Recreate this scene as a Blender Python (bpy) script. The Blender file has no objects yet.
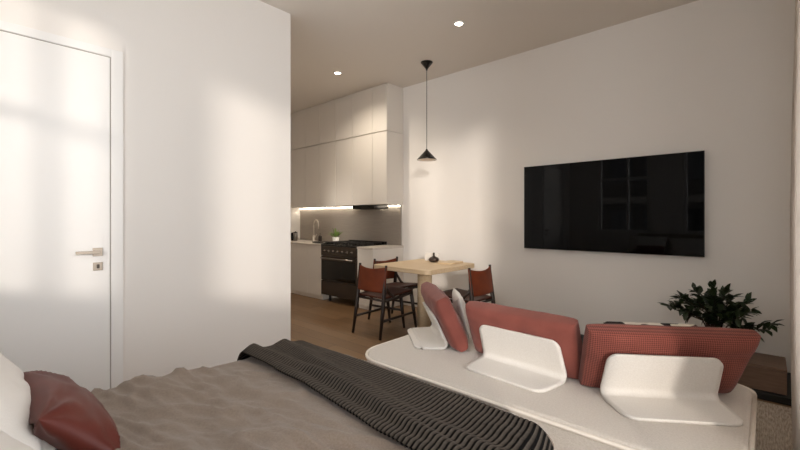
import bpy, bmesh, math, random
from math import sin, cos, pi, radians, sqrt
from mathutils import Vector, Matrix, Euler, noise

random.seed(7)
sc = bpy.context.scene
COL = sc.collection

# ------------------------------------------------------------------ helpers
def lin(c):
    if isinstance(c, str):
        c = [int(c[i:i+2], 16)/255 for i in (0, 2, 4)]
    return [x/12.92 if x <= .04045 else ((x+.055)/1.055)**2.4 for x in c]

MATS = {}
def mat(name, col, rough=.6, metal=0, noise_scale=0, col2=None, bump=0, bump_scale=None, spec=.5, sheen=0, stretch=None, coat=0):
    m = bpy.data.materials.new(name); m.use_nodes = True
    nt = m.node_tree; b = nt.nodes['Principled BSDF']
    b.inputs['Base Color'].default_value = (*lin(col), 1)
    b.inputs['Roughness'].default_value = rough
    b.inputs['Metallic'].default_value = metal
    b.inputs['Specular IOR Level'].default_value = spec
    b.inputs['Sheen Weight'].default_value = sheen
    b.inputs['Coat Weight'].default_value = coat
    tc = nt.nodes.new('ShaderNodeTexCoord')
    mp = nt.nodes.new('ShaderNodeMapping'); nt.links.new(tc.outputs['Object'], mp.inputs['Vector'])
    if stretch: mp.inputs['Scale'].default_value = stretch
    if noise_scale:
        n = nt.nodes.new('ShaderNodeTexNoise'); n.inputs['Scale'].default_value = noise_scale
        n.inputs['Detail'].default_value = 5
        nt.links.new(mp.outputs['Vector'], n.inputs['Vector'])
        r = nt.nodes.new('ShaderNodeValToRGB')
        r.color_ramp.elements[0].position = .3; r.color_ramp.elements[1].position = .7
        r.color_ramp.elements[0].color = (*lin(col), 1)
        r.color_ramp.elements[1].color = (*lin(col2 or col), 1)
        nt.links.new(n.outputs['Fac'], r.inputs['Fac'])
        nt.links.new(r.outputs['Color'], b.inputs['Base Color'])
    if bump:
        n2 = nt.nodes.new('ShaderNodeTexNoise'); n2.inputs['Scale'].default_value = bump_scale or 60
        n2.inputs['Detail'].default_value = 4
        nt.links.new(mp.outputs['Vector'], n2.inputs['Vector'])
        bp = nt.nodes.new('ShaderNodeBump'); bp.inputs['Strength'].default_value = bump
        bp.inputs['Distance'].default_value = .01
        nt.links.new(n2.outputs['Fac'], bp.inputs['Height'])
        nt.links.new(bp.outputs['Normal'], b.inputs['Normal'])
    MATS[name] = m
    return m

def emit(name, col, strength):
    m = bpy.data.materials.new(name); m.use_nodes = True
    nt = m.node_tree; b = nt.nodes['Principled BSDF']
    b.inputs['Base Color'].default_value = (*lin(col), 1)
    b.inputs['Emission Color'].default_value = (*lin(col), 1)
    b.inputs['Emission Strength'].default_value = strength
    return m

def obj(name, bm, m, parent=None, smooth=False, loc=(0, 0, 0), rot=(0, 0, 0), bevel=0, subsurf=0, solid=0, segs=2):
    me = bpy.data.meshes.new(name)
    bmesh.ops.recalc_face_normals(bm, faces=bm.faces)
    bm.to_mesh(me); bm.free()
    if smooth:
        for p in me.polygons: p.use_smooth = True
    if m is not None:
        for k in (m if isinstance(m, (list, tuple)) else [m]): me.materials.append(k)
    o = bpy.data.objects.new(name, me); COL.objects.link(o)
    o.location = loc; o.rotation_euler = rot
    if parent is not None: o.parent = parent
    if solid:
        s = o.modifiers.new('solid', 'SOLIDIFY'); s.thickness = solid; s.offset = 0
    if bevel:
        b = o.modifiers.new('bevel', 'BEVEL'); b.width = bevel; b.segments = segs; b.limit_method = 'ANGLE'
        b.angle_limit = radians(40)
    if subsurf:
        s = o.modifiers.new('sub', 'SUBSURF'); s.levels = subsurf; s.render_levels = subsurf
    return o

def thing(name, label, cat, loc=(0, 0, 0), rot=0, group=None):
    o = bpy.data.objects.new(name, None); COL.objects.link(o)
    o.location = loc; o.rotation_euler = rot if isinstance(rot, (tuple, list)) else (0, 0, rot)
    return tag(o, label, cat, group)

def tag(o, label, cat, group=None):
    o['label'] = label; o['category'] = cat; o['kind'] = 'thing'
    if group: o['group'] = group
    return o

def struct(o):
    o['kind'] = 'structure'; return o

def add_box(bm, x0, x1, y0, y1, z0, z1):
    v = [bm.verts.new(p) for p in ((x0,y0,z0),(x1,y0,z0),(x1,y1,z0),(x0,y1,z0),(x0,y0,z1),(x1,y0,z1),(x1,y1,z1),(x0,y1,z1))]
    for f in ((0,3,2,1),(4,5,6,7),(0,1,5,4),(1,2,6,5),(2,3,7,6),(3,0,4,7)): bm.faces.new([v[i] for i in f])
    return bm

def box(*a):
    return add_box(bmesh.new(), *a)

def boxes(*bs):
    bm = bmesh.new()
    for b in bs: add_box(bm, *b)
    return bm

def add_lathe(bm, prof, n=32, c=(0, 0, 0), cap=True):
    rings = []
    for r, z in prof:
        if r < 1e-6:
            rings.append([bm.verts.new((c[0], c[1], c[2]+z))])
        else:
            rings.append([bm.verts.new((c[0]+r*cos(2*pi*i/n), c[1]+r*sin(2*pi*i/n), c[2]+z)) for i in range(n)])
    for a, b in zip(rings, rings[1:]):
        if len(a) == 1 and len(b) == 1: continue
        for i in range(n):
            j = (i+1) % n
            if len(a) == 1: bm.faces.new((a[0], b[i], b[j]))
            elif len(b) == 1: bm.faces.new((a[i], a[j], b[0]))
            else: bm.faces.new((a[i], a[j], b[j], b[i]))
    if cap:
        for r in (rings[0], rings[-1]):
            if len(r) > 1: bm.faces.new(r)
    return bm

def lathe(prof, n=32, c=(0, 0, 0), cap=True):
    return add_lathe(bmesh.new(), prof, n, c, cap)

def add_tube(bm, pts, rad, n=10):
    pts = [Vector(p) for p in pts]
    rad = rad if isinstance(rad, (list, tuple)) else [rad]*len(pts)
    rings = []
    up = Vector((0, 0, 1))
    for i, p in enumerate(pts):
        d = (pts[min(i+1, len(pts)-1)] - pts[max(i-1, 0)]).normalized()
        a = d.cross(up)
        if a.length < .1: a = d.cross(Vector((1, 0, 0)))
        a.normalize(); b = d.cross(a).normalized()
        rings.append([bm.verts.new(p + (a*cos(2*pi*k/n) + b*sin(2*pi*k/n))*rad[i]) for k in range(n)])
    for r, s in zip(rings, rings[1:]):
        for k in range(n):
            bm.faces.new((r[k], r[(k+1) % n], s[(k+1) % n], s[k]))
    bm.faces.new(rings[0]); bm.faces.new(rings[-1])
    return bm

def tube(pts, rad, n=10):
    return add_tube(bmesh.new(), pts, rad, n)

def rounded_slab(w, d, z0, z1, r, cx=0, cy=0, n=8):
    """vertical-sided slab with rounded plan corners (rl..) r may be 4 radii: +x+y, -x+y, -x-y, +x-y"""
    rs = r if isinstance(r, (list, tuple)) else [r]*4
    bm = bmesh.new(); pts = []
    for k, (sx, sy) in enumerate(((1, 1), (-1, 1), (-1, -1), (1, -1))):
        for i in range(n+1):
            a = pi/2*(k + i/n)
            pts.append((cx + sx*(w/2-rs[k]) + rs[k]*cos(a), cy + sy*(d/2-rs[k]) + rs[k]*sin(a)))
    lo = [bm.verts.new((x, y, z0)) for x, y in pts]; hi = [bm.verts.new((x, y, z1)) for x, y in pts]
    bm.faces.new(lo[::-1]); bm.faces.new(hi)
    for i in range(len(pts)):
        j = (i+1) % len(pts); bm.faces.new((lo[i], lo[j], hi[j], hi[i]))
    return bm, pts

def fbm(x, y, z=0, o=4):
    return noise.fractal(Vector((x, y, z)), 1.0, 2.0, o)

def pillow(w, h, t, N=36, seed=0, wr=.012, p=3.0, e=.55, pinch=.06):
    bm = bmesh.new()
    def P(u, v, s):
        x = w/2*u*(1 - pinch*(1-v*v)); y = h/2*v*(1 - pinch*(1-u*u))
        k = max(0, (1-abs(u)**p)*(1-abs(v)**p))**e
        # creases that run in from the corners
        au, av = 1-abs(u), 1-abs(v)
        ca = math.atan2(av, au+1e-4)
        corner = max(0, 1 - sqrt(au*au+av*av)*.9)
        wz = wr*(sin(ca*9 + seed)*corner*1.2 + fbm(u*1.6+seed*3.1, v*1.6, s*2, 3))*min(1, k*2)
        return Vector((x, y, s*(t/2*k + wz)))
    top = {}; bot = {}
    us = [sin(-pi/2 + pi*i/N) for i in range(N+1)]
    for i, u in enumerate(us):
        for j, v in enumerate(us):
            top[i, j] = bm.verts.new(P(u, v, 1))
            edge = i in (0, N) or j in (0, N)
            bot[i, j] = top[i, j] if edge else bm.verts.new(P(u, v, -1))
    for i in range(N):
        for j in range(N):
            bm.faces.new((top[i, j], top[i+1, j], top[i+1, j+1], top[i, j+1]))
            bm.faces.new((bot[i, j], bot[i, j+1], bot[i+1, j+1], bot[i+1, j]))
    return bm

# ------------------------------------------------------------------ materials
M_wall = mat('warm white wall paint', 'EDE9E4', .85, bump=.05, bump_scale=90)
M_ceil = mat('ceiling paint', 'E6DFD6', .9, bump=.04, bump_scale=90)
M_trim = mat('white satin lacquer', 'EFEEEC', .45)
M_gap = mat('door gap', 'A8A39D', .9)
M_nickel = mat('brushed nickel', 'A69A8C', .4, 1.0)
M_steel = mat('stainless steel', '9A9590', .33, 1.0, stretch=(2, 2, 40), noise_scale=8, col2='8A8580')
M_cab = mat('pale greige cabinet lacquer', 'E4DED6', .5)
M_count = mat('light quartz counter', 'D5CDC3', .35, noise_scale=40, col2='CCC3B8')
M_splash = mat('brushed steel backsplash', 'B0A89F', .42, .35, stretch=(1, 1, 30), noise_scale=6, col2='A39B92')
M_black = mat('black enamel', '100F0E', .25)
M_blackm = mat('matt black', '141210', .6)
M_oven = mat('dark brushed steel', '574F48', .42, .9)
M_ovenglass = mat('oven glass', '080706', .06, spec=.5)
M_tap = mat('satin chrome', 'DCD5CB', .3, .35)
M_led = emit('warm led strip', 'FFF0DA', 18)
M_spot = emit('downlight lens', 'FFF1DC', 25)
M_bulb = emit('pendant bulb', 'FFC98A', 6)
M_tv = mat('black tv glass', '050505', .03, spec=.16)
M_oak = mat('pale oak', 'D6C0A0', .5, noise_scale=5, col2='C8AE8A', stretch=(1.2, 14, 14))
M_walnut = mat('dark stained wood', '2A1C15', .45, noise_scale=6, col2='1E130E', stretch=(6, 6, 1))
M_leather = mat('cognac leather', '723318', .55, noise_scale=9, col2='5E2915', spec=.3, bump=.12, bump_scale=140)
M_seat = mat('dark brown leather', '4A261B', .55, noise_scale=9, col2='3E1F16', spec=.3)
M_sofa = mat('ivory boucle', 'D2CBC2', .95, noise_scale=120, col2='C6BEB4', bump=.35, bump_scale=260, sheen=.2)
M_felt = mat('white felt shell', 'DFDBD5', .9, noise_scale=150, col2='D6D1CA', bump=.2, bump_scale=300, sheen=.1)
M_pipe = mat('ivory piping', 'E4DCD1', .9)
M_white = mat('white cotton', 'DCD7D0', .9, bump=.12, bump_scale=220, sheen=.15)
M_rust = mat('rust velvet', '83453A', .85, noise_scale=7, col2='753A30', bump=.15, bump_scale=260, sheen=.12)
M_burg = mat('burgundy satin', '632D25', .5, noise_scale=6, col2='56261F', spec=.3)
M_linen = mat('taupe linen', '847568', .9, noise_scale=160, col2='766759', bump=.25, bump_scale=320, sheen=.15)
M_sheet = mat('beige bed upholstery', 'A79A8C', .9, noise_scale=90, col2='9C8F81')
M_curt = mat('white curtain cloth', 'E6E0DA', .9, noise_scale=80, col2='DED8D1')
M_leaf = mat('dark green leaf', '1E2A14', .45, noise_scale=9, col2='2B3A1B')
M_leaf2 = mat('fresh green leaf', '5E7A34', .5, noise_scale=12, col2='7D9648')
M_twig = mat('brown twig', '3B2A1E', .8)
M_tan = mat('tan ceramic', 'B08D68', .7, noise_scale=10, col2='A58160')
M_box = mat('brown wood veneer', '7A6150', .6, noise_scale=6, col2='6C5545', stretch=(2, 14, 14))
M_soil = mat('soil', '2A2018', .95)
M_ceramic = mat('white ceramic', 'EAE6E0', .3)
M_vase = mat('dark brown glaze', '2E2019', .3)
M_glassy = None

def tweed(name, c1, c2, scale, rot=radians(45), bump=.5):
    m = mat(name, c1, .9, sheen=.1)
    nt = m.node_tree; b = nt.nodes['Principled BSDF']
    tc = nt.nodes.new('ShaderNodeTexCoord'); mp = nt.nodes.new('ShaderNodeMapping')
    mp.inputs['Rotation'].default_value = (0, rot, 0); mp.inputs['Scale'].default_value = (1, 0, 1)
    nt.links.new(tc.outputs['Object'], mp.inputs['Vector'])
    ck = nt.nodes.new('ShaderNodeTexChecker'); ck.inputs['Scale'].default_value = scale
    ck.inputs['Color1'].default_value = (*lin(c1), 1); ck.inputs['Color2'].default_value = (*lin(c2), 1)
    nt.links.new(mp.outputs['Vector'], ck.inputs['Vector'])
    nt.links.new(ck.outputs['Color'], b.inputs['Base Color'])
    bp = nt.nodes.new('ShaderNodeBump'); bp.inputs['Strength'].default_value = bump; bp.inputs['Distance'].default_value = .004
    nt.links.new(ck.outputs['Fac'], bp.inputs['Height']); nt.links.new(bp.outputs['Normal'], b.inputs['Normal'])
    return m
M_tweed = tweed('rust waffle weave', '8F4C40', '612D23', 150)

def floor_mat():
    m = bpy.data.materials.new('oak plank floor'); m.use_nodes = True
    nt = m.node_tree; b = nt.nodes['Principled BSDF']; b.inputs['Roughness'].default_value = .42
    tc = nt.nodes.new('ShaderNodeTexCoord'); mp = nt.nodes.new('ShaderNodeMapping')
    nt.links.new(tc.outputs['Object'], mp.inputs['Vector'])
    br = nt.nodes.new('ShaderNodeTexBrick')
    br.inputs['Scale'].default_value = 1; br.inputs['Brick Width'].default_value = 1.6; br.inputs['Row Height'].default_value = .16
    br.inputs['Mortar Size'].default_value = .0018
    br.inputs['Color1'].default_value = (*lin('927353'), 1); br.inputs['Color2'].default_value = (*lin('806244'), 1)
    br.inputs['Mortar'].default_value = (*lin('3A2818'), 1)
    nt.links.new(mp.outputs['Vector'], br.inputs['Vector'])
    mp2 = nt.nodes.new('ShaderNodeMapping'); mp2.inputs['Scale'].default_value = (1.5, 22, 1)
    nt.links.new(tc.outputs['Object'], mp2.inputs['Vector'])
    n = nt.nodes.new('ShaderNodeTexNoise'); n.inputs['Scale'].default_value = 3; n.inputs['Detail'].default_value = 6
    nt.links.new(mp2.outputs['Vector'], n.inputs['Vector'])
    mx = nt.nodes.new('ShaderNodeMix'); mx.data_type = 'RGBA'; mx.blend_type = 'MULTIPLY'; mx.inputs['Factor'].default_value = .35
    nt.links.new(br.outputs['Color'], mx.inputs['A']); nt.links.new(n.outputs['Fac'], mx.inputs['B'])
    nt.links.new(mx.outputs['Result'], b.inputs['Base Color'])
    return m
M_floor = floor_mat()

def rug_mat():
    m = mat('grey brown woven rug', 'CBBFB0', .95, noise_scale=6, col2='8E8072', stretch=(24, 3, 1), bump=.5, bump_scale=60)
    return m
M_rug = rug_mat()

def throw_mat():
    m = mat('charcoal ribbed knit', '6A6259', .95, spec=.1)
    nt = m.node_tree; b = nt.nodes['Principled BSDF']
    uv = nt.nodes.new('ShaderNodeUVMap'); uv.uv_map = 'ribs'
    sep = nt.nodes.new('ShaderNodeSeparateXYZ'); nt.links.new(uv.outputs['UV'], sep.inputs['Vector'])
    fr = nt.nodes.new('ShaderNodeMath'); fr.operation = 'FRACT'; nt.links.new(sep.outputs['X'], fr.inputs[0])
    r = nt.nodes.new('ShaderNodeValToRGB')
    e = r.color_ramp.elements
    e[0].position = 0; e[0].color = (*lin('0C0A09'), 1); e[1].position = .40; e[1].color = (*lin('0D0B0A'), 1)
    x = e.new(.50); x.color = (*lin('605850'), 1); x = e.new(.85); x.color = (*lin('443D36'), 1); x = e.new(1); x.color = (*lin('14110F'), 1)
    nt.links.new(fr.outputs[0], r.inputs['Fac'])
    n = nt.nodes.new('ShaderNodeTexNoise'); n.inputs['Scale'].default_value = 90
    tc = nt.nodes.new('ShaderNodeTexCoord'); nt.links.new(tc.outputs['Object'], n.inputs['Vector'])
    mx = nt.nodes.new('ShaderNodeMix'); mx.data_type = 'RGBA'; mx.blend_type = 'MULTIPLY'; mx.inputs['Factor'].default_value = .5
    nt.links.new(r.outputs['Color'], mx.inputs['A']); nt.links.new(n.outputs['Fac'], mx.inputs['B'])
    nt.links.new(mx.outputs['Result'], b.inputs['Base Color'])
    return m
M_throw = throw_mat()

def pane_mat():
    m = bpy.data.materials.new('window glass'); m.use_nodes = True
    nt = m.node_tree; nt.nodes.remove(nt.nodes['Principled BSDF'])
    out = nt.nodes['Material Output']
    tr = nt.nodes.new('ShaderNodeBsdfTransparent'); gl = nt.nodes.new('ShaderNodeBsdfGlossy'); gl.inputs['Roughness'].default_value = .02
    mx = nt.nodes.new('ShaderNodeMixShader'); fz = nt.nodes.new('ShaderNodeFresnel'); fz.inputs['IOR'].default_value = 1.3
    nt.links.new(fz.outputs[0], mx.inputs[0]); nt.links.new(tr.outputs[0], mx.inputs[1]); nt.links.new(gl.outputs[0], mx.inputs[2])
    nt.links.new(mx.outputs[0], out.inputs['Surface'])
    return m
M_pane = pane_mat()

def print_mat():
    m = mat('cream cloth with black print', 'D8D0C2', .9)
    nt = m.node_tree; b = nt.nodes['Principled BSDF']
    tc = nt.nodes.new('ShaderNodeTexCoord'); mp = nt.nodes.new('ShaderNodeMapping'); mp.inputs['Location'].default_value = (.02, .3, .1)
    nt.links.new(tc.outputs['Object'], mp.inputs['Vector'])
    v = nt.nodes.new('ShaderNodeTexNoise'); v.inputs['Scale'].default_value = 7; v.inputs['Detail'].default_value = 1
    nt.links.new(mp.outputs['Vector'], v.inputs['Vector'])
    r = nt.nodes.new('ShaderNodeValToRGB'); r.color_ramp.interpolation = 'CONSTANT'
    e = r.color_ramp.elements
    e[0].position = 0; e[0].color = (*lin('8E8574'), 1); e[1].position = .40; e[1].color = (*lin('E6E0D6'), 1)
    x = e.new(.54); x.color = (*lin('1A1614'), 1); x = e.new(.64); x.color = (*lin('E0D8CA'), 1)
    nt.links.new(v.outputs['Fac'], r.inputs['Fac']); nt.links.new(r.outputs['Color'], b.inputs['Base Color'])
    return m
M_print = print_mat()

def translucent(m, f):
    nt = m.node_tree; b = nt.nodes['Principled BSDF']; out = nt.nodes['Material Output']
    t = nt.nodes.new('ShaderNodeBsdfTranslucent'); t.inputs['Color'].default_value = b.inputs['Base Color'].default_value
    mx = nt.nodes.new('ShaderNodeMixShader'); mx.inputs[0].default_value = f
    nt.links.new(b.outputs[0], mx.inputs[1]); nt.links.new(t.outputs[0], mx.inputs[2]); nt.links.new(mx.outputs[0], out.inputs['Surface'])
translucent(M_curt, .6)

# ------------------------------------------------------------------ room
H = 3.238                    # ceiling height
XL, YT = -3.353, 4.46        # door wall, tv wall
YC = 2.13                    # end of the door wall
XK = -6.68                   # far end of the kitchen
XR, YB = .47, -.75           # window wall on the right, window wall behind the bed
T = .10

struct(obj('floor', box(XK-.2, XR+T, YB-T, YT+.2, -.1, 0), M_floor))
struct(obj('ceiling', box(XK-.2, XR+T, YB-T, YT+.2, H, H+.12), M_ceil))
struct(obj('wall_television', box(XK-.2, XR+T, YT, YT+.2, 0, H), M_wall))
struct(obj('wall_kitchen', box(XK-.2, XK, YC-.2, YT, 0, H), M_wall))
struct(obj('wall_left', box(XL-.2, XL, YB-T, YC, 0, H), M_wall))
struct(obj('wall_hall', box(XK-.2, XL-.2, YC-.2, YC, 0, H), M_wall))

WINS = {'back': [(-2.72, -1.74, 1.0, 2.93), (-1.16, .36, 1.0, 2.93)], 'right': [(.12, 2.68, .45, 3.12)]}
def wall_with_holes(along, holes, a0, a1, f):
    """f(a0,a1,z0,z1) -> box tuple"""
    bm = bmesh.new(); x = a0
    for (h0, h1, z0, z1) in holes:
        add_box(bm, *f(x, h0, 0, H)); add_box(bm, *f(h0, h1, 0, z0)); add_box(bm, *f(h0, h1, z1, H)); x = h1
    add_box(bm, *f(x, a1, 0, H))
    return bm
struct(obj('wall_back', wall_with_holes('x', WINS['back'], XL-.2, XR+T, lambda a, b, c, d: (a, b, YB-T, YB, c, d)), M_wall))
struct(obj('wall_right', wall_with_holes('y', WINS['right'], YB, YT, lambda a, b, c, d: (XR, XR+T, a, b, c, d)), M_wall))

def window(name, f, a0, a1, z0, z1, mull, trans):
    w = .05
    bm = bmesh.new()
    for r in ((a0, a0+w, z0, z1), (a1-w, a1, z0, z1), (a0+w, a1-w, z0, z0+w), (a0+w, a1-w, z1-w, z1)): add_box(bm, *f(*r, .02, .07))
    for mx in mull: add_box(bm, *f(mx-.02, mx+.02, z0+w, z1-w, .02, .07))
    xs = [a0+w] + [q for mx in mull for q in (mx-.02, mx+.02)] + [a1-w]
    if trans:
        for i in range(0, len(xs), 2): add_box(bm, *f(xs[i], xs[i+1], trans-.03, trans+.03, .025, .065))
    o = struct(obj(name, bm, M_trim))
    obj('window_pane', box(*f(a0+w, a1-w, z0+w, z1-w, .043, .047)), M_pane, o)
    return o
fb = lambda a, b, c, d, e, g: (a, b, YB-T+e, YB-T+g, c, d)
fr_ = lambda a, b, c, d, e, g: (XR+T-g, XR+T-e, a, b, c, d)
window('window_1', fb, -2.72, -1.74, 1.0, 2.93, [-2.15], 2.14)
window('window_2', fb, -1.16, .36, 1.0, 2.93, [-.4], None)
window('window_3', fr_, .12, 2.68, .45, 3.12, [.95, 1.76], None)

# door in the left wall
door = struct(obj('door_1', boxes((XL, XL+.012, .705, .775, 0, 2.45), (XL, XL+.012, -.365, .705, 2.395, 2.45), (XL, XL+.012, -.435, -.365, 0, 2.45)), M_trim, bevel=.003))
obj('door_leaf', box(XL, XL+.010, -.36, .697, .006, 2.388), M_trim, door, bevel=.002)
obj('door_gap', boxes((XL, XL+.004, .697, .705, 0, 2.395), (XL, XL+.004, -.36, .697, 2.388, 2.395)), M_gap, door)
hd = obj('door_handle', box(XL+.010, XL+.018, .60, .655, 1.022, 1.078), M_nickel, door, bevel=.002)
obj('lever', boxes((XL+.018, XL+.055, .62, .636, 1.043, 1.059), (XL+.045, XL+.057, .505, .636, 1.041, 1.060)), M_nickel, hd, bevel=.002)
lk = obj('lock_plate', box(XL+.010, XL+.018, .602, .655, .925, .980), M_nickel, door, bevel=.002)
obj('key_cylinder', boxes((XL+.018, XL+.024, .621, .637, .939, .966)), M_oven, lk, bevel=.003)

# ------------------------------------------------------------------ kitchen
YU, ZU0, ZU1, ZU2 = 4.105, 1.49, 2.545, 3.195
XE = -3.985
seams = [XE, -4.29, -4.725, -5.15, -5.58, -6.0, -6.44, XK+.005]
places = ['at its right end', 'second from right', 'third from right',
          'fourth from right', 'fifth from right', 'sixth from right', 'at the far left end']
for row, (z0, z1, word, rowname) in enumerate(((ZU0, ZU1, 'tall', 'lower'), (ZU1, ZU2, 'short', 'top'))):
    for i in range(7):
        x1, x0 = seams[i], seams[i+1]
        if i == 6:
            lab = f'narrow {word} greige cupboard in the {rowname} row at the far left end'
        else:
            lab = f'{word} greige handleless wall cupboard in the {rowname} row, {places[i]}'
        t = thing('wall_cabinet', lab, 'cabinet', ((x0+x1)/2, YT, z0), 0, f'wall cabinets in the {rowname} row')
        w = x1-x0
        d = YT-YU
        obj('body', box(-w/2+.0005, w/2-.0005, -d+.021, -.002, .002, z1-z0-.002), M_cab, t)
        obj('door', box(-w/2+.003, w/2-.003, -d, -d+.019, .002 if row == 0 else .007, z1-z0-(.007 if row == 0 else .002)), M_cab, t, bevel=.0015)
struct(obj('trim_1', box(XK+.005, XE-.01, YU+.03, YT-.002, ZU2+.001, H-.001), M_cab))

bs = obj('backsplash', box(XK+.012, -4.02, YT-.012, YT-.001, .882, ZU0-.002), M_splash)
tag(bs, 'brushed metal splashback between the counter and the wall cupboards', 'backsplash')

hood = thing('extractor_hood', 'flat black extractor hood under the wall cupboards above the range', 'hood', (-4.51, 4.29, 1.43))
obj('body', box(-.25, .25, -.16, .13, 0, .057), M_black, hood, bevel=.004)
obj('filter', boxes(*[(-.23+k*.0935, -.23+k*.0935+.08, -.12, .10, -.004, 0) for k in range(5)]), M_oven, hood)

for x0, x1, lab in ((XK+.03, -5.03, 'long glowing warm light strip under cupboards left of the extractor hood'), (-4.47, -4.03, 'short glowing warm light strip under cupboards right of the extractor hood')):
    s = thing('light_strip', lab, 'light', ((x0+x1)/2, YT-.032, ZU0-.014), 0, 'light strips under the wall cupboards')
    w = x1-x0
    obj('housing', boxes((-w/2, w/2, .008, .018, -.002, .013), (-w/2, w/2, -.012, .008, .006, .013)), M_nickel, s)
    obj('diffuser', box(-w/2+.003, w/2-.003, -.011, .0075, -.004, .0055), M_led, s)

YF = 3.83
def base_cab(x0, x1, lab, split):
    t = thing('base_cabinet', lab, 'cabinet', ((x0+x1)/2, YT, 0), 0, 'kitchen base cabinets')
    w = x1-x0; d = YT-YF
    obj('body', box(-w/2+.001, w/2-.001, -d+.022, -.002, .06, .848), M_cab, t)
    obj('plinth', box(-w/2+.001, w/2-.001, -d+.03, -.05, 0, .0595), M_cab, t)
    for k in range(split):
        a = -w/2 + w*k/split; b = -w/2 + w*(k+1)/split
        obj('door', box(a+.0015, b-.0015, -d, -d+.02, .06, .846), M_cab, t, bevel=.0015)
    return t
RX0, RX1 = -5.155, -4.31
base_cab(XK+.003, -5.92, 'greige base cupboard farthest left under the sink tap', 2)
base_cab(-5.92, RX0-.003, 'greige base cupboard just left of the black range', 2)
base_cab(RX1+.003, XE, 'narrow greige base cupboard right of the range behind the chairs', 1)
for x0, x1, lab in ((XK+.003, RX0-.003, 'pale stone worktop left of the range holding tap and white plant pot'), (RX1+.003, XE+.005, 'short pale stone worktop right of the range')):
    c = obj('countertop', box(x0, x1, YF-.012, YT-.003, .849, .88), M_count, bevel=.002)
    tag(c, lab, 'worktop', 'stone worktops')

# range cooker
rg = thing('range_cooker', 'black and steel range cooker with row of knobs and wide oven window', 'cooker', ((RX0+RX1)/2, YT, 0))
RW = RX1-RX0; d = YT-YF
obj('body', box(-RW/2, RW/2, -d+.03, -.02, .10, .86), M_blackm, rg, bevel=.004)
od = obj('oven_door', box(-RW/2+.004, RW/2-.004, -d-.01, -.60, .33, .705), M_oven, rg, bevel=.006)
obj('oven_window', box(-RW/2+.03, RW/2-.03, -d-.014, -d-.0095, .345, .64), M_ovenglass, od, bevel=.002)
hb = tube([(-RW/2+.05, -d-.05, .675), (RW/2-.05, -d-.05, .675)], .011)
for s in (-1, 1): add_tube(hb, [(s*(RW/2-.09), -d-.045, .675), (s*(RW/2-.09), -d-.009, .675)], .008)
obj('oven_handle', hb, M_steel, od, smooth=True)
obj('storage_drawer', box(-RW/2+.004, RW/2-.004, -d-.01, -.60, .10, .322), M_oven, rg, bevel=.006)
cp = obj('control_panel', box(-RW/2+.002, RW/2-.002, -d-.012, -.60, .712, .86), M_oven, rg, bevel=.005)
for k in range(7):
    kx = -RW/2+.10+k*(RW-.20)/6
    kb = lathe([(.0, 0), (.019, 0), (.019, .006), (.015, .010), (.014, .030), (.0, .031)], 18)
    ko = obj('knob', kb, M_oven, cp, smooth=True, loc=(kx, -d-.012, .785), rot=(pi/2, 0, 0))
    obj('indicator', box(-.003, .003, -.016, .016, .033, .038), M_black, ko)
obj('cooktop', box(-RW/2, RW/2, -d-.012, -.02, .861, .884), M_black, rg, bevel=.003)
obj('backguard', box(-RW/2, RW/2, -.075, -.02, .885, .93), M_black, rg, bevel=.003)
for sx in (-.28, 0, .28):
    g = bmesh.new()
    for yy in (-.55, -.335, -.12): add_box(g, sx-.125, sx+.125, yy-.008, yy+.008, .905, .92)
    for xx in (-.115, 0, .115): add_box(g, sx+xx-.008, sx+xx+.008, -.55, -.12, .905, .92)
    for xx in (-.115, .115):
        for yy in (-.55, -.12): add_box(g, sx+xx-.008, sx+xx+.008, yy-.008, yy+.008, .8845, .905)
    obj('pan_support', g, M_blackm, rg)
    for yy in (-.44, -.23): obj('burner', lathe([(.055, 0), (.055, .008), (.035, .012), (.035, .018), (0, .018)], 20, (sx, yy, .8845)), M_blackm, rg, smooth=False)
for sx in (-1, 1):
    for yy in (-d+.075, -.08): obj('foot', lathe([(.022, 0), (.022, .03), (.016, .04), (.016, .099)], 14, (sx*(RW/2-.12), yy, 0)), M_blackm, rg)

# tap
tp = thing('kitchen_tap', 'tall gooseneck chrome tap standing on the worktop by the splashback', 'tap', (-6.06, 4.33, .88))
obj('base', lathe([(.03, 0), (.03, .01), (.02, .02), (.02, .09), (.014, .1)], 18), M_tap, tp, smooth=True)
arc = [(0, 0, .1), (0, 0, .28)] + [(.09-.09*cos(a), -.012*(1-cos(a)), .28+.10*sin(a)) for a in [pi*k/10 for k in range(1, 11)]] + [(.18, -.024, .22)]
obj('spout', tube(arc, .012), M_tap, tp, smooth=True)
obj('lever', tube([(.02, 0, .06), (.06, -.01, .075), (.11, -.02, .12)], [.008, .007, .006]), M_tap, tp, smooth=True)

# canisters
for i, (x, y, h, lab, m) in enumerate(((-6.52, 4.10, .165, 'tall steel canister, leftmost of the small ones by the tap', M_steel),
                                       (-6.44, 4.14, .15, 'black canister between the two steel canisters by the tap', M_black),
                                       (-6.34, 4.13, .17, 'steel canister nearest the tap on the worktop', M_steel))):
    t = thing('canister', lab, 'canister', (x, y, .88), 0, 'canisters by the tap')
    obj('body', lathe([(.032, 0), (.036, .004), (.036, h-.03), (.030, h-.02)], 20), m, t, smooth=True)
    obj('lid', lathe([(.036, h-.02), (.036, h-.008), (.01, h-.004), (.008, h+.004), (0, h+.005)], 20), M_black, t, smooth=True)

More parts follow.
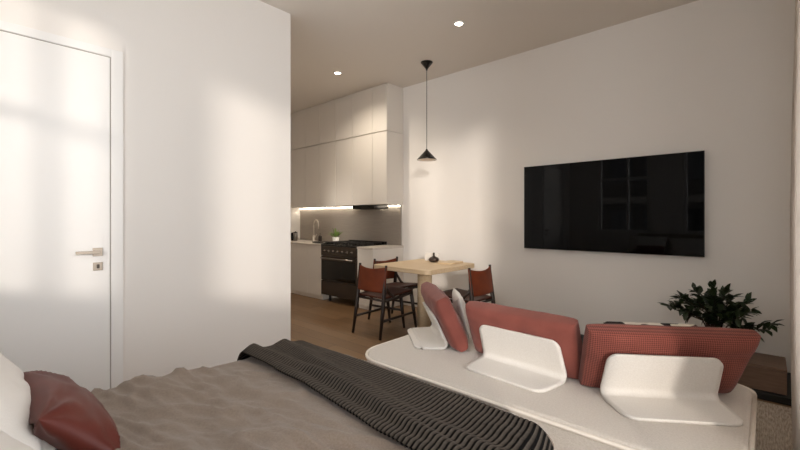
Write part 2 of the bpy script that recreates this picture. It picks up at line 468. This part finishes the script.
sd = thing('soap_bottle', 'small dark soap bottle on the worktop right of the tap', 'bottle', (-5.76, 4.25, .8805))
obj('body', lathe([(.028, 0), (.032, .004), (.032, .09), (.024, .105), (.012, .112)], 20), M_vase, sd, smooth=True)
obj('pump', tube([(0, 0, .112), (0, 0, .145), (.01, -.01, .15), (.035, -.02, .146)], [.006, .006, .006, .004]), M_black, sd, smooth=True)
brd = obj('serving_board', box(-.18, .18, -.14, .13, 0, .025), M_black, loc=(-5.345, 4.06, .881), bevel=.004)
tag(brd, 'flat black board lying on the worktop in front of the white plant pot', 'board')

def leaf(bm, base, dirv, up, L, W, mat_index=0):
    d = dirv.normalized(); s = d.cross(up)
    if s.length < .05: s = d.cross(Vector((1, 0, 0)))
    s.normalize(); n = s.cross(d).normalized()
    rows = [(0, .12, 0), (.25, .8, .05), (.55, 1, .05), (.82, .55, -.01), (1, .03, -.08)]
    prev = None
    for t, w, c in rows:
        p = base + d*L*t + n*L*c*.8
        r = [bm.verts.new(p - s*W/2*w + n*W*.14*w), bm.verts.new(p), bm.verts.new(p + s*W/2*w + n*W*.14*w)]
        if prev:
            for k in (0, 1): bm.faces.new((prev[k], prev[k+1], r[k+1], r[k]))
        prev = r

kp = thing('potted_herb', 'small green herb in a white pot on the kitchen worktop', 'plant', (-5.37, 4.29, .8805))
obj('pot', lathe([(.046, 0), (.052, .005), (.060, .09), (.055, .09), (.050, .08), (0, .08)], 24), M_ceramic, kp, smooth=True)
bm = bmesh.new(); rnd = random.Random(3)
for k in range(46):
    a = rnd.uniform(0, 2*pi); e = rnd.uniform(.4, 1.45)
    dv = Vector((cos(a)*cos(e), sin(a)*cos(e), sin(e)))
    leaf(bm, Vector((cos(a)*.02, sin(a)*.02, .082)) + dv*rnd.uniform(0, .06), dv, Vector((0, 0, 1)), rnd.uniform(.07, .14), .024)
obj('foliage', bm, M_leaf2, kp, smooth=True)

# ------------------------------------------------------------------ lights on the ceiling
for x, y, lab in ((-4.221, 3.40, 'round glowing recessed downlight in the ceiling nearer the kitchen cupboards'), (-2.258, 3.362, 'round glowing recessed downlight in the ceiling nearer the television')):
    t = thing('downlight', lab, 'light', (x, y, H), 0, 'recessed ceiling downlights')
    obj('trim_ring', lathe([(.040, -.001), (.056, -.001), (.058, -.006), (.040, -.012), (.038, -.001)], 28, cap=False), M_trim, t, smooth=True)
    sp = bpy.data.lights.new('downlight_beam', 'SPOT'); sp.energy = 80 if x < -3 else 20; sp.spot_size = radians(150 if x < -3 else 110); sp.spot_blend = .9; sp.shadow_soft_size = .035; sp.color = (1, .88, .72)
    so_ = bpy.data.objects.new('downlight_beam', sp); COL.objects.link(so_); so_.parent = t; so_.location = (0, 0, -.02)
    obj('lens', lathe([(0, -.001), (.037, -.001), (.037, -.008), (0, -.008)], 28, cap=False), M_spot, t)

pl = thing('pendant_lamp', 'small black cone pendant lamp hanging over the dining table', 'lamp', (-3.12, 3.93, H))
obj('canopy', lathe([(.075, -.001), (.075, -.006), (.012, -.085), (.008, -.105), (0, -.105)], 28), M_black, pl, smooth=False)
obj('cord', tube([(0, 0, -.10), (0, 0, -1.11)], .0035, 8), M_blackm, pl)
obj('lamp_shade', lathe([(.008, -1.085), (.014, -1.10), (.122, -1.215), (.122, -1.222), (.118, -1.222), (.014, -1.112), (.006, -1.108)], 32, cap=False), M_black, pl, smooth=False)
obj('bulb', lathe([(0, -1.13), (.014, -1.135), (.022, -1.155), (.018, -1.172), (0, -1.178)], 20), M_bulb, pl, smooth=True)
obj('shade_lining', lathe([(.012, -1.116), (.1165, -1.2205), (.1175, -1.2205), (.0135, -1.1135)], 32, cap=False), M_ceramic, pl)
obj('socket', lathe([(.010, -1.108), (.011, -1.135), (0, -1.135)], 14), M_blackm, pl)

# ------------------------------------------------------------------ television
tv = thing('television', 'large black flat television on the wall above the sofa', 'television', (-1.222, YT, 1.408))
obj('screen', box(-.832, .832, -.052, -.048, -.466, .466), M_tv, tv)
obj('bezel', boxes((-.836, -.832, -.054, -.02, -.470, .470), (.832, .836, -.054, -.02, -.470, .470), (-.832, .832, -.054, -.02, .466, .470), (-.832, .832, -.054, -.02, -.470, -.466)), M_blackm, tv)
obj('back_housing', box(-.81, .81, -.0475, -.02, -.45, .45), M_blackm, tv)
obj('wall_bracket', box(-.3, .3, -.0195, -.001, -.2, .2), M_blackm, tv)

# ------------------------------------------------------------------ dining table and chairs
tb = thing('dining_table', 'pale oak square dining table with rounded corners on one thick column', 'table', (-2.94, 3.665, 0))
bm, _ = rounded_slab(.84, .92, .70, .75, .07)
obj('table_top', bm, M_oak, tb, bevel=.006, segs=3)
obj('column', lathe([(.085, .012), (.085, .70)], 36), M_oak, tb, smooth=True)
obj('base', lathe([(.105, 0), (.105, .008), (.10, .012), (.085, .014)], 40), M_oak, tb)
o = obj('white_tray', boxes((-.095, .095, -.012, .012, 0, .10)), M_ceramic, loc=(-3.08, 3.98, .7505), rot=(0, 0, radians(8)), bevel=.004)
o.name = 'letter_holder'; tag(o, 'small upright white slab on the dining table behind the dark vase', 'ornament')
vs = thing('bud_vase', 'dark brown round-bellied bud vase on the dining table', 'vase', (-2.985, 3.90, .7505))
obj('body', lathe([(.03, 0), (.058, .012), (.066, .032), (.05, .055), (.018, .068), (.011, .08), (.011, .108), (.015, .113)], 26), M_vase, vs, smooth=True)
sb = thing('cutting_board', 'pale wooden board lying on the dining table right of the vase', 'board', (-2.76, 3.93, .7505), radians(4))
obj('board', rounded_slab(.19, .30, 0, .018, .02)[0], M_oak, sb, bevel=.003)

def make_chair():
    t = thing('dining_chair', '', 'chair', (0, 0, 0), 0, 'leather dining chairs around the oak table')
    # local: faces +y, rear feet at y=-.29, front feet at y=.29
    fw = .215
    for s in (-1, 1):
        obj('leg', tube([(s*fw, -.30, 0), (s*(fw-.006), -.25, .30), (s*(fw-.012), -.222, .52), (s*(fw-.008), -.198, .775)], [.014, .022, .023, .014]), M_walnut, t, smooth=True)
        obj('leg', tube([(s*(fw-.004), .30, 0), (s*(fw-.012), .255, .25), (s*(fw-.02), .225, .44)], [.014, .021, .022]), M_walnut, t, smooth=True)
        obj('side_rail', tube([(s*(fw-.02), .24, .435), (s*(fw-.014), 0, .405), (s*(fw-.01), -.235, .40)], [.019, .018, .019]), M_walnut, t, smooth=True)
        obj('brace', tube([(s*(fw-.012), -.218, .56), (s*(fw-.016), -.13, .46), (s*(fw-.018), -.05, .41)], [.016, .017, .016]), M_walnut, t, smooth=True)
        obj('stretcher', tube([(s*(fw-.006), -.272, .185), (s*(fw-.01), .268, .20)], .013), M_walnut, t, smooth=True)
    obj('cross_rail', tube([(-fw+.02, .225, .43), (fw-.02, .225, .43)], .014), M_walnut, t, smooth=True)
    obj('cross_rail', tube([(-fw+.01, -.235, .40), (fw-.01, -.235, .40)], .013), M_walnut, t, smooth=True)
    # seat sling
    bm = bmesh.new(); N = 12; g = {}
    for i in range(N+1):
        for j in range(N+1):
            u, v = i/N*2-1, j/N
            g[i, j] = bm.verts.new((u*(fw-.004), -.235+.475*v, .425+.035*v-.022*(1-u*u)*sin(pi*min(1, v*1.1))))
    for i in range(N):
        for j in range(N): bm.faces.new((g[i, j], g[i+1, j], g[i+1, j+1], g[i, j+1]))
    obj('seat', bm, M_seat, t, smooth=True, solid=.016)
    # back sling, wrapped round the two stiles
    bm = bmesh.new(); g = {}
    for i in range(N+1):
        for j in range(N+1):
            u, v = i/N*2-1, j/N
            z = .485 + (.277 - .03*(1-u*u))*v
            y = -.232 + .036*v - .035*(1-u*u)
            g[i, j] = bm.verts.new((u*(fw+.006), y, z))
    for i in range(N):
        for j in range(N): bm.faces.new((g[i, j], g[i+1, j], g[i+1, j+1], g[i, j+1]))
    obj('backrest', bm, M_leather, t, smooth=True, solid=.014)
    return t
def copy_thing(r):
    c = r.copy(); COL.objects.link(c)
    for ch in list(r.children):
        k = ch.copy(); COL.objects.link(k); k.parent = c
        for gch in list(ch.children):
            q = gch.copy(); COL.objects.link(q); q.parent = k
    return c
chair0 = make_chair()
for i, (x, y, rz, lab) in enumerate(((-3.20, 3.27, 0, 'dark leather dining chair nearest the bed with its back to us'),
                                     (-3.42, 3.715, -pi/2, 'leather dining chair at the table side facing away from the range'),
                                     (-2.42, 3.70, pi/2, 'bright cognac leather dining chair in sunlight right of the table'))):
    c = chair0 if i == 0 else copy_thing(chair0)
    c.location = (x, y, 0); c.rotation_euler = (0, 0, rz); c['label'] = lab

# ------------------------------------------------------------------ sofa
SX0, SX1, SY0, SY1, SZ = -1.94, -.035, 1.685, 2.72, .425
sf = thing('daybed_sofa', 'long low ivory daybed sofa with piped edges at the foot of the bed', 'sofa', ((SX0+SX1)/2, (SY0+SY1)/2, 0))
w, dd = SX1-SX0, SY1-SY0
def cushion_slab(z0, z1, inset, r):
    return rounded_slab(w-2*inset, dd-2*inset, z0, z1, r)
bm, pts = cushion_slab(.20, SZ, 0, [.10, .24, .22, .10])
obj('seat_mattress', bm, M_sofa, sf, bevel=.03, segs=5, smooth=False)
bm, _ = cushion_slab(.06, .198, .03, [.08, .2, .18, .08])
obj('base', bm, M_sofa, sf, bevel=.02, segs=3)
for s, zz in ((.002, SZ-.016), (.001, .215)):
    bm = bmesh.new()
    _, pp = rounded_slab(w+2*s, dd+2*s, 0, 1, [.10, .24, .22, .10]); _.free() if False else None
    ring = [(x, y, zz) for x, y in pp]
    add_tube(bm, ring + [ring[0]], .0095, 8)
    obj('piping', bm, M_pipe, sf, smooth=True)
for sx in (-1, 1):
    for sy in (-1, 1):
        obj('foot', lathe([(.025, 0), (.03, .062)], 16, (sx*(w/2-.2), sy*(dd/2-.2), 0)), M_blackm, sf)

REC = radians(21)
def backrest_shell(x, y, rz, lab, hw=.256, flap=.235, rec=None):
    REC = radians(21) if rec is None else rec
    """bent felt plate: flat flap towards -y, panel rising and leaning over the flap"""
    t = thing('backrest_shell', lab, 'backrest', (x, y, SZ+.007), rz, 'bent white backrest plates on the sofa')
    F_, P_ = flap, .215
    n, m = 24, 30
    def hwid(s):
        if s < 0: k = -s/F_; b = hw - .03*k**2; L, r = F_, .045
        else: k = s/P_; b = hw - .012*k; L, r = P_, .045
        e = abs(s) - (L-r)
        if e > 0: b -= r - sqrt(max(0, r*r-e*e))
        return b
    ss = sorted(set([-F_ + .045*(1-cos(pi/2*i/8)) for i in range(9)] + [P_ - .045*(1-cos(pi/2*i/8)) for i in range(9)] + [-F_+.045+.01*i for i in range(40)]))
    ss = [s for s in ss if -F_ <= s <= P_ and not (P_-.045 < s < P_ and abs((s*100) % 1 - ((-F_+.045)*100) % 1) < 1e-4)]
    bm = bmesh.new(); rows = []
    R = .03
    for s in ss:
        b = hwid(s)
        ang = pi/2 + REC
        if s <= -R: yy, zz = s, 0
        elif s < R:
            q = (s+R)/(2*R); a = q*ang; rad = 2*R/ang
            yy, zz = -R + rad*sin(a), rad*(1-cos(a))
        else:
            rad = 2*R/ang
            yy, zz = -R + rad*sin(ang), rad*(1-cos(ang))
            yy += cos(ang)*(s-R); zz += sin(ang)*(s-R)
        rows.append([bm.verts.new((b*(2*i/n-1), yy, zz)) for i in range(n+1)])
    for a, c in zip(rows, rows[1:]):
        for i in range(n): bm.faces.new((a[i], a[i+1], c[i+1], c[i]))
    obj('shell', bm, M_felt, t, smooth=True, solid=.013)
    return t

def bolster(x, y, rz, wid, hgt, thk, m, name, lab, lift=0, rec=REC, flare=0, seed=1, skew=0, off=.0, group='rust red sofa cushions', seam=True):
    """back cushion that stands on the sofa behind a shell and leans over it"""
    bm = bmesh.new()
    N, K = 34, 22
    def P(u, v, s):
        k = max(0, (1-abs(u)**7)*(1-abs(v)**5))**.42
        fw = 1 + flare*v
        px = wid/2*u*fw + skew*v; pz = hgt/2*v
        wz = .010*fbm(u*3+seed*5, v*2, s, 3)*k + .006*sin(u*9+v*3+seed)*k*(1-abs(v))
        return Vector((px, s*(thk/2*(.28+.72*k)) + wz*s, pz))
    us = [sin(-pi/2+pi*i/N) for i in range(N+1)]; vs_ = [sin(-pi/2+pi*j/K) for j in range(K+1)]
    A = {}; B = {}
    for i, u in enumerate(us):
        for j, v in enumerate(vs_):
            A[i, j] = bm.verts.new(P(u, v, 1)); B[i, j] = bm.verts.new(P(u, v, -1))
    for i in range(N):
        for j in range(K):
            bm.faces.new((A[i, j], A[i+1, j], A[i+1, j+1], A[i, j+1])); bm.faces.new((B[i, j], B[i, j+1], B[i+1, j+1], B[i+1, j]))
    for i in range(N):
        for j in (0, K): bm.faces.new((A[i, j], A[i+1, j], B[i+1, j], B[i, j]))
    for j in range(K):
        for i in (0, N): bm.faces.new((A[i, j], A[i, j+1], B[i, j+1], B[i, j]))
    bmesh.ops.transform(bm, matrix=Matrix.Rotation(rec, 4, 'X') @ Matrix.Translation((0, thk/2, hgt/2)), verts=bm.verts)
    lo = min(v.co.z for v in bm.verts)
    bmesh.ops.translate(bm, vec=(0, off, -lo), verts=bm.verts)
    o = obj(name, bm, m, loc=(x, y, SZ+.001+lift), rot=(0, 0, rz), smooth=True, subsurf=1)
    if lab: tag(o, lab, 'cushion', group)
    return o

# centre set
bB = (-1.012, 2.135, radians(-4))
backrest_shell(*bB, 'white bent backrest plate in the middle of the sofa')
bolster(-1.035, 2.16, radians(-3), .67, .335, .15, M_rust, 'back_cushion', 'plain rust red cushion behind the middle backrest plate', seed=1, off=.006)
# right set
bC = (-.369, 2.214, radians(34.5))
backrest_shell(*bC, 'white bent backrest plate at the right end of the sofa, half shaded')
bolster(-.365, 2.284, radians(34.5), .715, .335, .14, M_tweed, 'back_cushion', 'waffle-textured rust red cushion at the right end, half in shadow', seed=2, flare=.04, skew=.015, off=.006)
# left set
bA = (-1.711, 2.296, radians(-42))
backrest_shell(*bA, 'white bent backrest plate at the left end of the sofa', flap=.205, rec=radians(25))
bolster(-1.690, 2.315, radians(-42), .66, .365, .135, M_rust, 'back_cushion', 'rust red cushion seen end-on at the left end of the sofa', seed=3, off=.009, rec=radians(25))
# small white cushion between
o = obj('scatter_cushion', pillow(.42, .30, .09, seed=4, wr=.004), M_white, loc=(-1.66, 2.50, SZ+.158), rot=(radians(90+14), 0, radians(-50)), smooth=True)
tag(o, 'white cushion tucked between the left and middle red cushions', 'cushion')
o = bolster(-.44, 2.47, radians(34.5), .46, .285, .11, M_print, 'scatter_cushion', None, rec=radians(8), seed=5)
tag(o, 'cream cushion with black print peeking over the right red cushion', 'cushion')

# ------------------------------------------------------------------ bed
BX0, BX1, BY0, BY1 = -1.94, -.505, -.62, 1.335
bd = thing('bed', 'upholstered double bed under a taupe duvet', 'bed', ((BX0+BX1)/2, (BY0+BY1)/2, 0))
w, dd = BX1-BX0, BY1-BY0
bm, _ = rounded_slab(w, dd, .08, .30, .05)
obj('bed_frame', bm, M_sheet, bd, bevel=.015, segs=3)
bm, _ = rounded_slab(w-.12, dd-.10, .302, .528, .09)
obj('mattress', bm, M_sheet, bd, bevel=.045, segs=5)
obj('headboard', box(-w/2, w/2, -dd/2-.10, -dd/2-.002, .05, .98), M_sheet, bd, bevel=.03, segs=4)
for sx in (-1, 1):
    for sy in (-1, 1): obj('leg', lathe([(.02, 0), (.026, .078)], 14, (sx*(w/2-.1), sy*(dd/2-.1), 0)), M_blackm, bd)

def ridge(x, y, s):
    return 1-abs(fbm(x, y, s, 3))
def duvet_z(x, y):
    return duvet_raw(x, y)*(1-.55*max(0, min(1, (y-.72)/.22))) + .022*(1-max(0, min(1, (y-.35)/.5)))
def duvet_raw(x, y):
    # long soft folds that run across the bed
    a = 1-abs(noise.noise(Vector((x*1.1+y*.9, y*4.2-x*.8, 3.3))))*2
    b = 1-abs(noise.noise(Vector((x*2.3+y*1.2, y*8.5-x*1.6, 9.1))))*2
    c = noise.noise(Vector((x*2.2, y*2.0, 1.7)))
    return .030*max(0, a)**2.2 + .017*max(0, b)**2.6 + .020*c + .004*fbm(x*14, y*14, 0, 2) \
        + .010*max(0, 1-abs(noise.noise(Vector((x*5+y*3, y*17-x*4, 5.1))))*2)**3
def taper(x, y):
    t = max(0, min(1, (y-1.02)/.30))
    return -1.22 + (x+1.22)*(1-.075*t*t)
def drape(x0, x1, zt, side, r, over, n_top, n_side):
    """cross-section from left hang to right hang: list of (x, z, k) k = 1 on top"""
    out = []
    for i in range(n_side+1):
        q = i/n_side; out.append((x0-.0, zt-side+(side-r)*q, 0))
    for i in range(1, 9):
        a = pi/2*i/8; out.append((x0+r-r*cos(a), zt-r+r*sin(a), a/(pi/2)))
    for i in range(1, n_top):
        q = i/n_top; out.append((x0+r+(x1-x0-2*r)*q, zt, 1))
    for i in range(8, 0, -1):
        a = pi/2*i/8; out.append((x1-r+r*cos(a), zt-r+r*sin(a), a/(pi/2)))
    for i in range(n_side, -1, -1):
        q = i/n_side; out.append((x1, zt-side+(side-r)*q, 0))
    return out
bm = bmesh.new()
sec = drape(BX0-.022, BX1+.030, .566, .34, .07, 0, 100, 14)
NJ = 170; SL = 2.05
g = {}
yfoot = BY1-.035; rf = .07
for j in range(NJ+1):
    sj = -.40 + SL*j/NJ
    if sj < yfoot: y, drop = sj, 0
    elif sj < yfoot + rf*pi/2: q = (sj-yfoot)/rf; y, drop = yfoot + rf*sin(q), rf*(1-cos(q))
    else: y, drop = yfoot + rf, rf + sj - yfoot - rf*pi/2
    fk = 1 if sj < yfoot else max(0, 1-drop/.06)
    for i, (x, z, k) in enumerate(sec):
        dz = duvet_z(x, y)*k*fk
        hang = (1-k)*.012*sin(y*17 + x*3)*(1 if x < -1 else -1) + (1-k)*.01*noise.noise(Vector((y*6, z*3, x)))
        g[i, j] = bm.verts.new((taper(x + hang, y), y + (1-fk)*.008*sin(x*16), z + dz - drop*k))
ys = range(NJ+1)
for i in range(len(sec)-1):
    for j in range(len(ys)-1): bm.faces.new((g[i, j], g[i+1, j], g[i+1, j+1], g[i, j+1]))
dv = obj('duvet', bm, M_linen, smooth=True, solid=.012)
tag(dv, 'crumpled taupe linen duvet spread over the bed', 'duvet')

# ribbed throw across the foot of the bed
bm = bmesh.new()
NR = 84
xa, xb = BX0-.042, BX1+.055
sec = drape(xa, xb, .582, .30, .075, 0, 420, 50)
# arc length for the ribs
arcl = [0]
for a, b in zip(sec, sec[1:]): arcl.append(arcl[-1] + sqrt((a[0]-b[0])**2+(a[1]-b[1])**2))
NV = 56
g = {}; uvs = {}
for i, (x, z, k) in enumerate(sec):
    u = arcl[i]/.0188
    edge0 = .955 - .10*(x-xa)/(xb-xa) + .014*sin(x*4.1+1.0) + .012*noise.noise(Vector((x*5, 0, 0)))
    for j in range(NV+1):
        v = j/NV
        # v in 0..0.8 lies on top, then rolls over the foot end
        flat = BY1-.055-edge0
        s = v*flat*1.0
        flat -= .03
        if s < flat: y, zz = edge0 + s, z
        else:
            r = .035; a = min((s-flat)/r, pi/2)
            y = edge0 + flat + r*sin(a); zz = z - r*(1-cos(a))*k
            if (s-flat)/r > pi/2: zz -= ((s-flat)-r*pi/2)*k
        top = max(0, min(1, (flat-s)/.08))
        fold = .030*math.exp(-((y-edge0-.075-.02*sin(x*4))/.030)**2) + .022*math.exp(-((y-edge0-.19-.05*sin(x*2.2+.4))/.035)**2) + .012*math.exp(-((y-edge0-.02)/.025)**2)
        dz = k*(top*(fold + .006*noise.noise(Vector((x*4, y*6, 2)))) + .35*duvet_z(x, y) + .018)
        rib = .0036*abs(sin(pi*(u - .008*sin(j*1.9)))) 
        nx = 0
        if k < 1: nx = (-1 if x < -1 else 1)*(1-k)*(rib + .012*sin(y*19))
        tip = 0
        if x < -1.0: dz += 0
        g[i, j] = bm.verts.new((taper(x + nx, y), y, zz + dz + rib*k)); uvs[g[i, j]] = (u, v)
uvl = bm.loops.layers.uv.new('ribs')
for i in range(len(sec)-1):
    for j in range(NV):
        f = bm.faces.new((g[i, j], g[i+1, j], g[i+1, j+1], g[i, j+1]))
        for l in f.loops: l[uvl].uv = uvs[l.vert]
th = obj('throw_blanket', bm, M_throw, smooth=True, solid=.010)
tag(th, 'dark charcoal ribbed knit throw across the foot of the bed', 'blanket')

# pillows at the head of the bed
for (x, y, z, rx, rz, lab, sd) in ((-1.655, .02, .752, 58, 3, 'white pillow behind the burgundy cushion at the bed head', 1), (-1.0, .0, .735, 56, -3, 'white pillow nearest us at the bed head', 2)):
    o = obj('bed_pillow', pillow(.64, .46, .22, seed=sd, wr=.014), M_white, loc=(x, y, z), rot=(radians(180-rx), 0, radians(rz)), smooth=True)
    tag(o, lab, 'pillow', 'white bed pillows')
o = obj('bed_cushion', pillow(.46, .25, .13, seed=6, wr=.008, pinch=.05), M_burg, loc=(-1.562, .218, .683), rot=(radians(180-46), 0, radians(0)), smooth=True)
tag(o, 'burgundy satin cushion propped against the white bed pillows', 'cushion')

# ------------------------------------------------------------------ far right corner by the tv wall
o = struct(obj('rug', rounded_slab(1.9, 1.05, .0005, .014, .02, -.52, 3.20)[0], M_rug)); del o['kind']
tag(o, 'grey-brown woven rug on the floor beyond the right end of the sofa', 'rug')
o = obj('low_platform', box(-1.95, .30, 3.80, YT-.012, 0, .05), M_blackm, bevel=.004)
tag(o, 'low black platform along the wall under the television', 'platform')
o = thing('storage_box', 'brown wooden box on the low black platform right of the plant', 'box', (-.02, 4.02, .0505))
obj('body', box(-.14, .14, -.17, .17, 0, .155), M_box, o, bevel=.003)
obj('lid', box(-.142, .142, -.172, .172, .157, .18), M_box, o, bevel=.003)

pp = thing('potted_plant', 'bushy dark green plant in a tan pot on the black platform', 'plant', (-.29, 4.12, .0505))
obj('pot', lathe([(.10, 0), (.105, .005), (.13, .24), (.12, .24), (.112, .20), (0, .20)], 32), M_tan, pp, smooth=True)
obj('soil', lathe([(0, .205), (.1, .205), (.1, .2015)], 24, cap=False), M_soil, pp)
rnd = random.Random(11)
tw = bmesh.new(); lf = bmesh.new()
tips = []
targets = [(-.31, -.10, .50), (-.24, .08, .56), (-.20, -.14, .62), (-.12, .02, .68), (-.08, -.18, .60), (.0, .06, .70), (.02, -.12, .67),
           (.10, -.05, .70), (.13, .08, .62), (.18, -.14, .60), (.25, .0, .62), (.27, -.12, .56), (-.16, -.2, .50), (.05, -.22, .54), (.17, .05, .52), (-.02, -.2, .47), (.12, -.2, .47),
           (.36, -.16, .42), (.40, -.12, .46), (.27, -.22, .39), (-.05, .1, .58), (-.25, -.2, .56), (.2, -.2, .51), (.02, -.06, .56)]
for (x, y, z) in targets:
    x = x*.93 - .02; z = .40 + (z-.40)*.84
    b0 = Vector((rnd.uniform(-.03, .03), rnd.uniform(-.03, .03), .2)); e = Vector((x, y, z))
    mid = b0.lerp(e, .5) + Vector((-x*.25, -y*.25, .05))
    pts = [b0, b0.lerp(mid, .6), mid, mid.lerp(e, .6), e]
    add_tube(tw, pts, [.007, .006, .005, .004, .002], 6)
    for k in range(20):
        q = rnd.uniform(.60, 1.0)
        p = mid.lerp(e, (q-.5)*2)
        d = (e-mid).normalized()*rnd.uniform(.2, .9) + Vector((rnd.gauss(0, .6), rnd.gauss(0, .6), rnd.gauss(.12, .45)))
        leaf(lf, p, d, Vector((rnd.gauss(0, .3), rnd.gauss(0, .3), 1)), rnd.uniform(.065, .095), rnd.uniform(.034, .046))
obj('branches', tw, M_twig, pp, smooth=True)
obj('foliage', lf, M_leaf, pp, smooth=True)

# curtain gathered beside the right-hand window
bm = bmesh.new()
rows = []
NZ, NY = 24, 150
for kz in range(NZ+1):
    z = .012 + (H-.03)*kz/NZ
    row = []
    for ky in range(NY+1):
        q = ky/NY; y = 1.78 + 1.24*q
        fl = kz/NZ
        x = .156 + .046*sin(q*2*pi*10.75)*(.85+.15*sin(fl*5)) + .02*fl - .012*sin(pi*fl)
        row.append(bm.verts.new((x, y, z)))
    rows.append(row)
for a, b in zip(rows, rows[1:]):
    for i in range(NY): bm.faces.new((a[i], a[i+1], b[i+1], b[i]))
cu = thing('curtain', 'white floor-length curtain at the right edge of the picture', 'curtain', (0, 0, 0))
obj('fabric', bm, M_curt, cu, smooth=True, solid=.003)
obj('curtain_rail', box(.20, .30, .0, 3.1, H-.017, H-.001), M_trim, cu)

# building across the street, mirrored in the television
bl = thing('neighbour_building', 'dark building across the street mirrored in the television', 'building', (-9, -16, -10))
M_fac = mat('dark brick facade', '3A3632', .9, noise_scale=2, col2='33302D')
obj('facade', box(-9, 8, -6, 0, 0, 32), M_fac, bl)
M_wg = mat('dark window glass', '1A1B1D', .1)
for fl in range(3, 8):
    obj('floor_band', box(-9, 8, 0, .25, fl*3.1-.25, fl*3.1+.1), mat('pale band', '5B5650', .9) if fl == 3 else MATS['pale band'], bl)
    obj('window_row', boxes(*[(-8.6+k*1.6, -8.6+k*1.6+1.1, 0, .06, fl*3.1+.9, fl*3.1+2.5) for k in range(10)]), M_wg, bl)

# ------------------------------------------------------------------ light
sun = bpy.data.lights.new('sun', 'SUN'); sun.energy = 1.95; sun.angle = radians(4.8); sun.color = (1, .90, .80)
so = bpy.data.objects.new('sun', sun); COL.objects.link(so)
dirv = Vector((-.704, .696, -.150))
so.rotation_euler = dirv.to_track_quat('-Z', 'Y').to_euler()

wd = bpy.data.worlds.new('sky'); sc.world = wd; wd.use_nodes = True
bg = wd.node_tree.nodes['Background']; bg.inputs['Color'].default_value = (.975, .98, .99, 1); bg.inputs['Strength'].default_value = 4.4

def portal(name, loc, rot, sx, sy):
    l = bpy.data.lights.new(name, 'AREA'); l.shape = 'RECTANGLE'; l.size = sx; l.size_y = sy
    l.cycles.is_portal = True
    o = bpy.data.objects.new(name, l); COL.objects.link(o); o.location = loc; o.rotation_euler = rot
for (a0, a1, z0, z1) in WINS['back']:
    portal('portal', ((a0+a1)/2, YB-T+.01, (z0+z1)/2), (radians(90), 0, 0), a1-a0, z1-z0)
for (a0, a1, z0, z1) in WINS['right']:
    portal('portal', (XR+T-.01, (a0+a1)/2, (z0+z1)/2), (radians(90), 0, radians(90)), a1-a0, z1-z0)

# ------------------------------------------------------------------ camera
cam = bpy.data.cameras.new('camera'); cam.lens = 18; cam.sensor_width = 36; cam.shift_y = -5.5/800; cam.clip_start = .02
co = bpy.data.objects.new('camera', cam); COL.objects.link(co)
co.location = (0, 0, 1.27)
a = math.atan2(440, 400)
co.rotation_euler = (radians(90), 0, math.atan2(cos(a), sin(a)))
sc.camera = co
sc.view_settings.view_transform = 'Standard'; sc.view_settings.look = 'None'
sc.view_settings.exposure = .05; sc.view_settings.gamma = 1
sc.cycles.max_bounces = 10; sc.cycles.diffuse_bounces = 7; sc.cycles.use_denoising = True
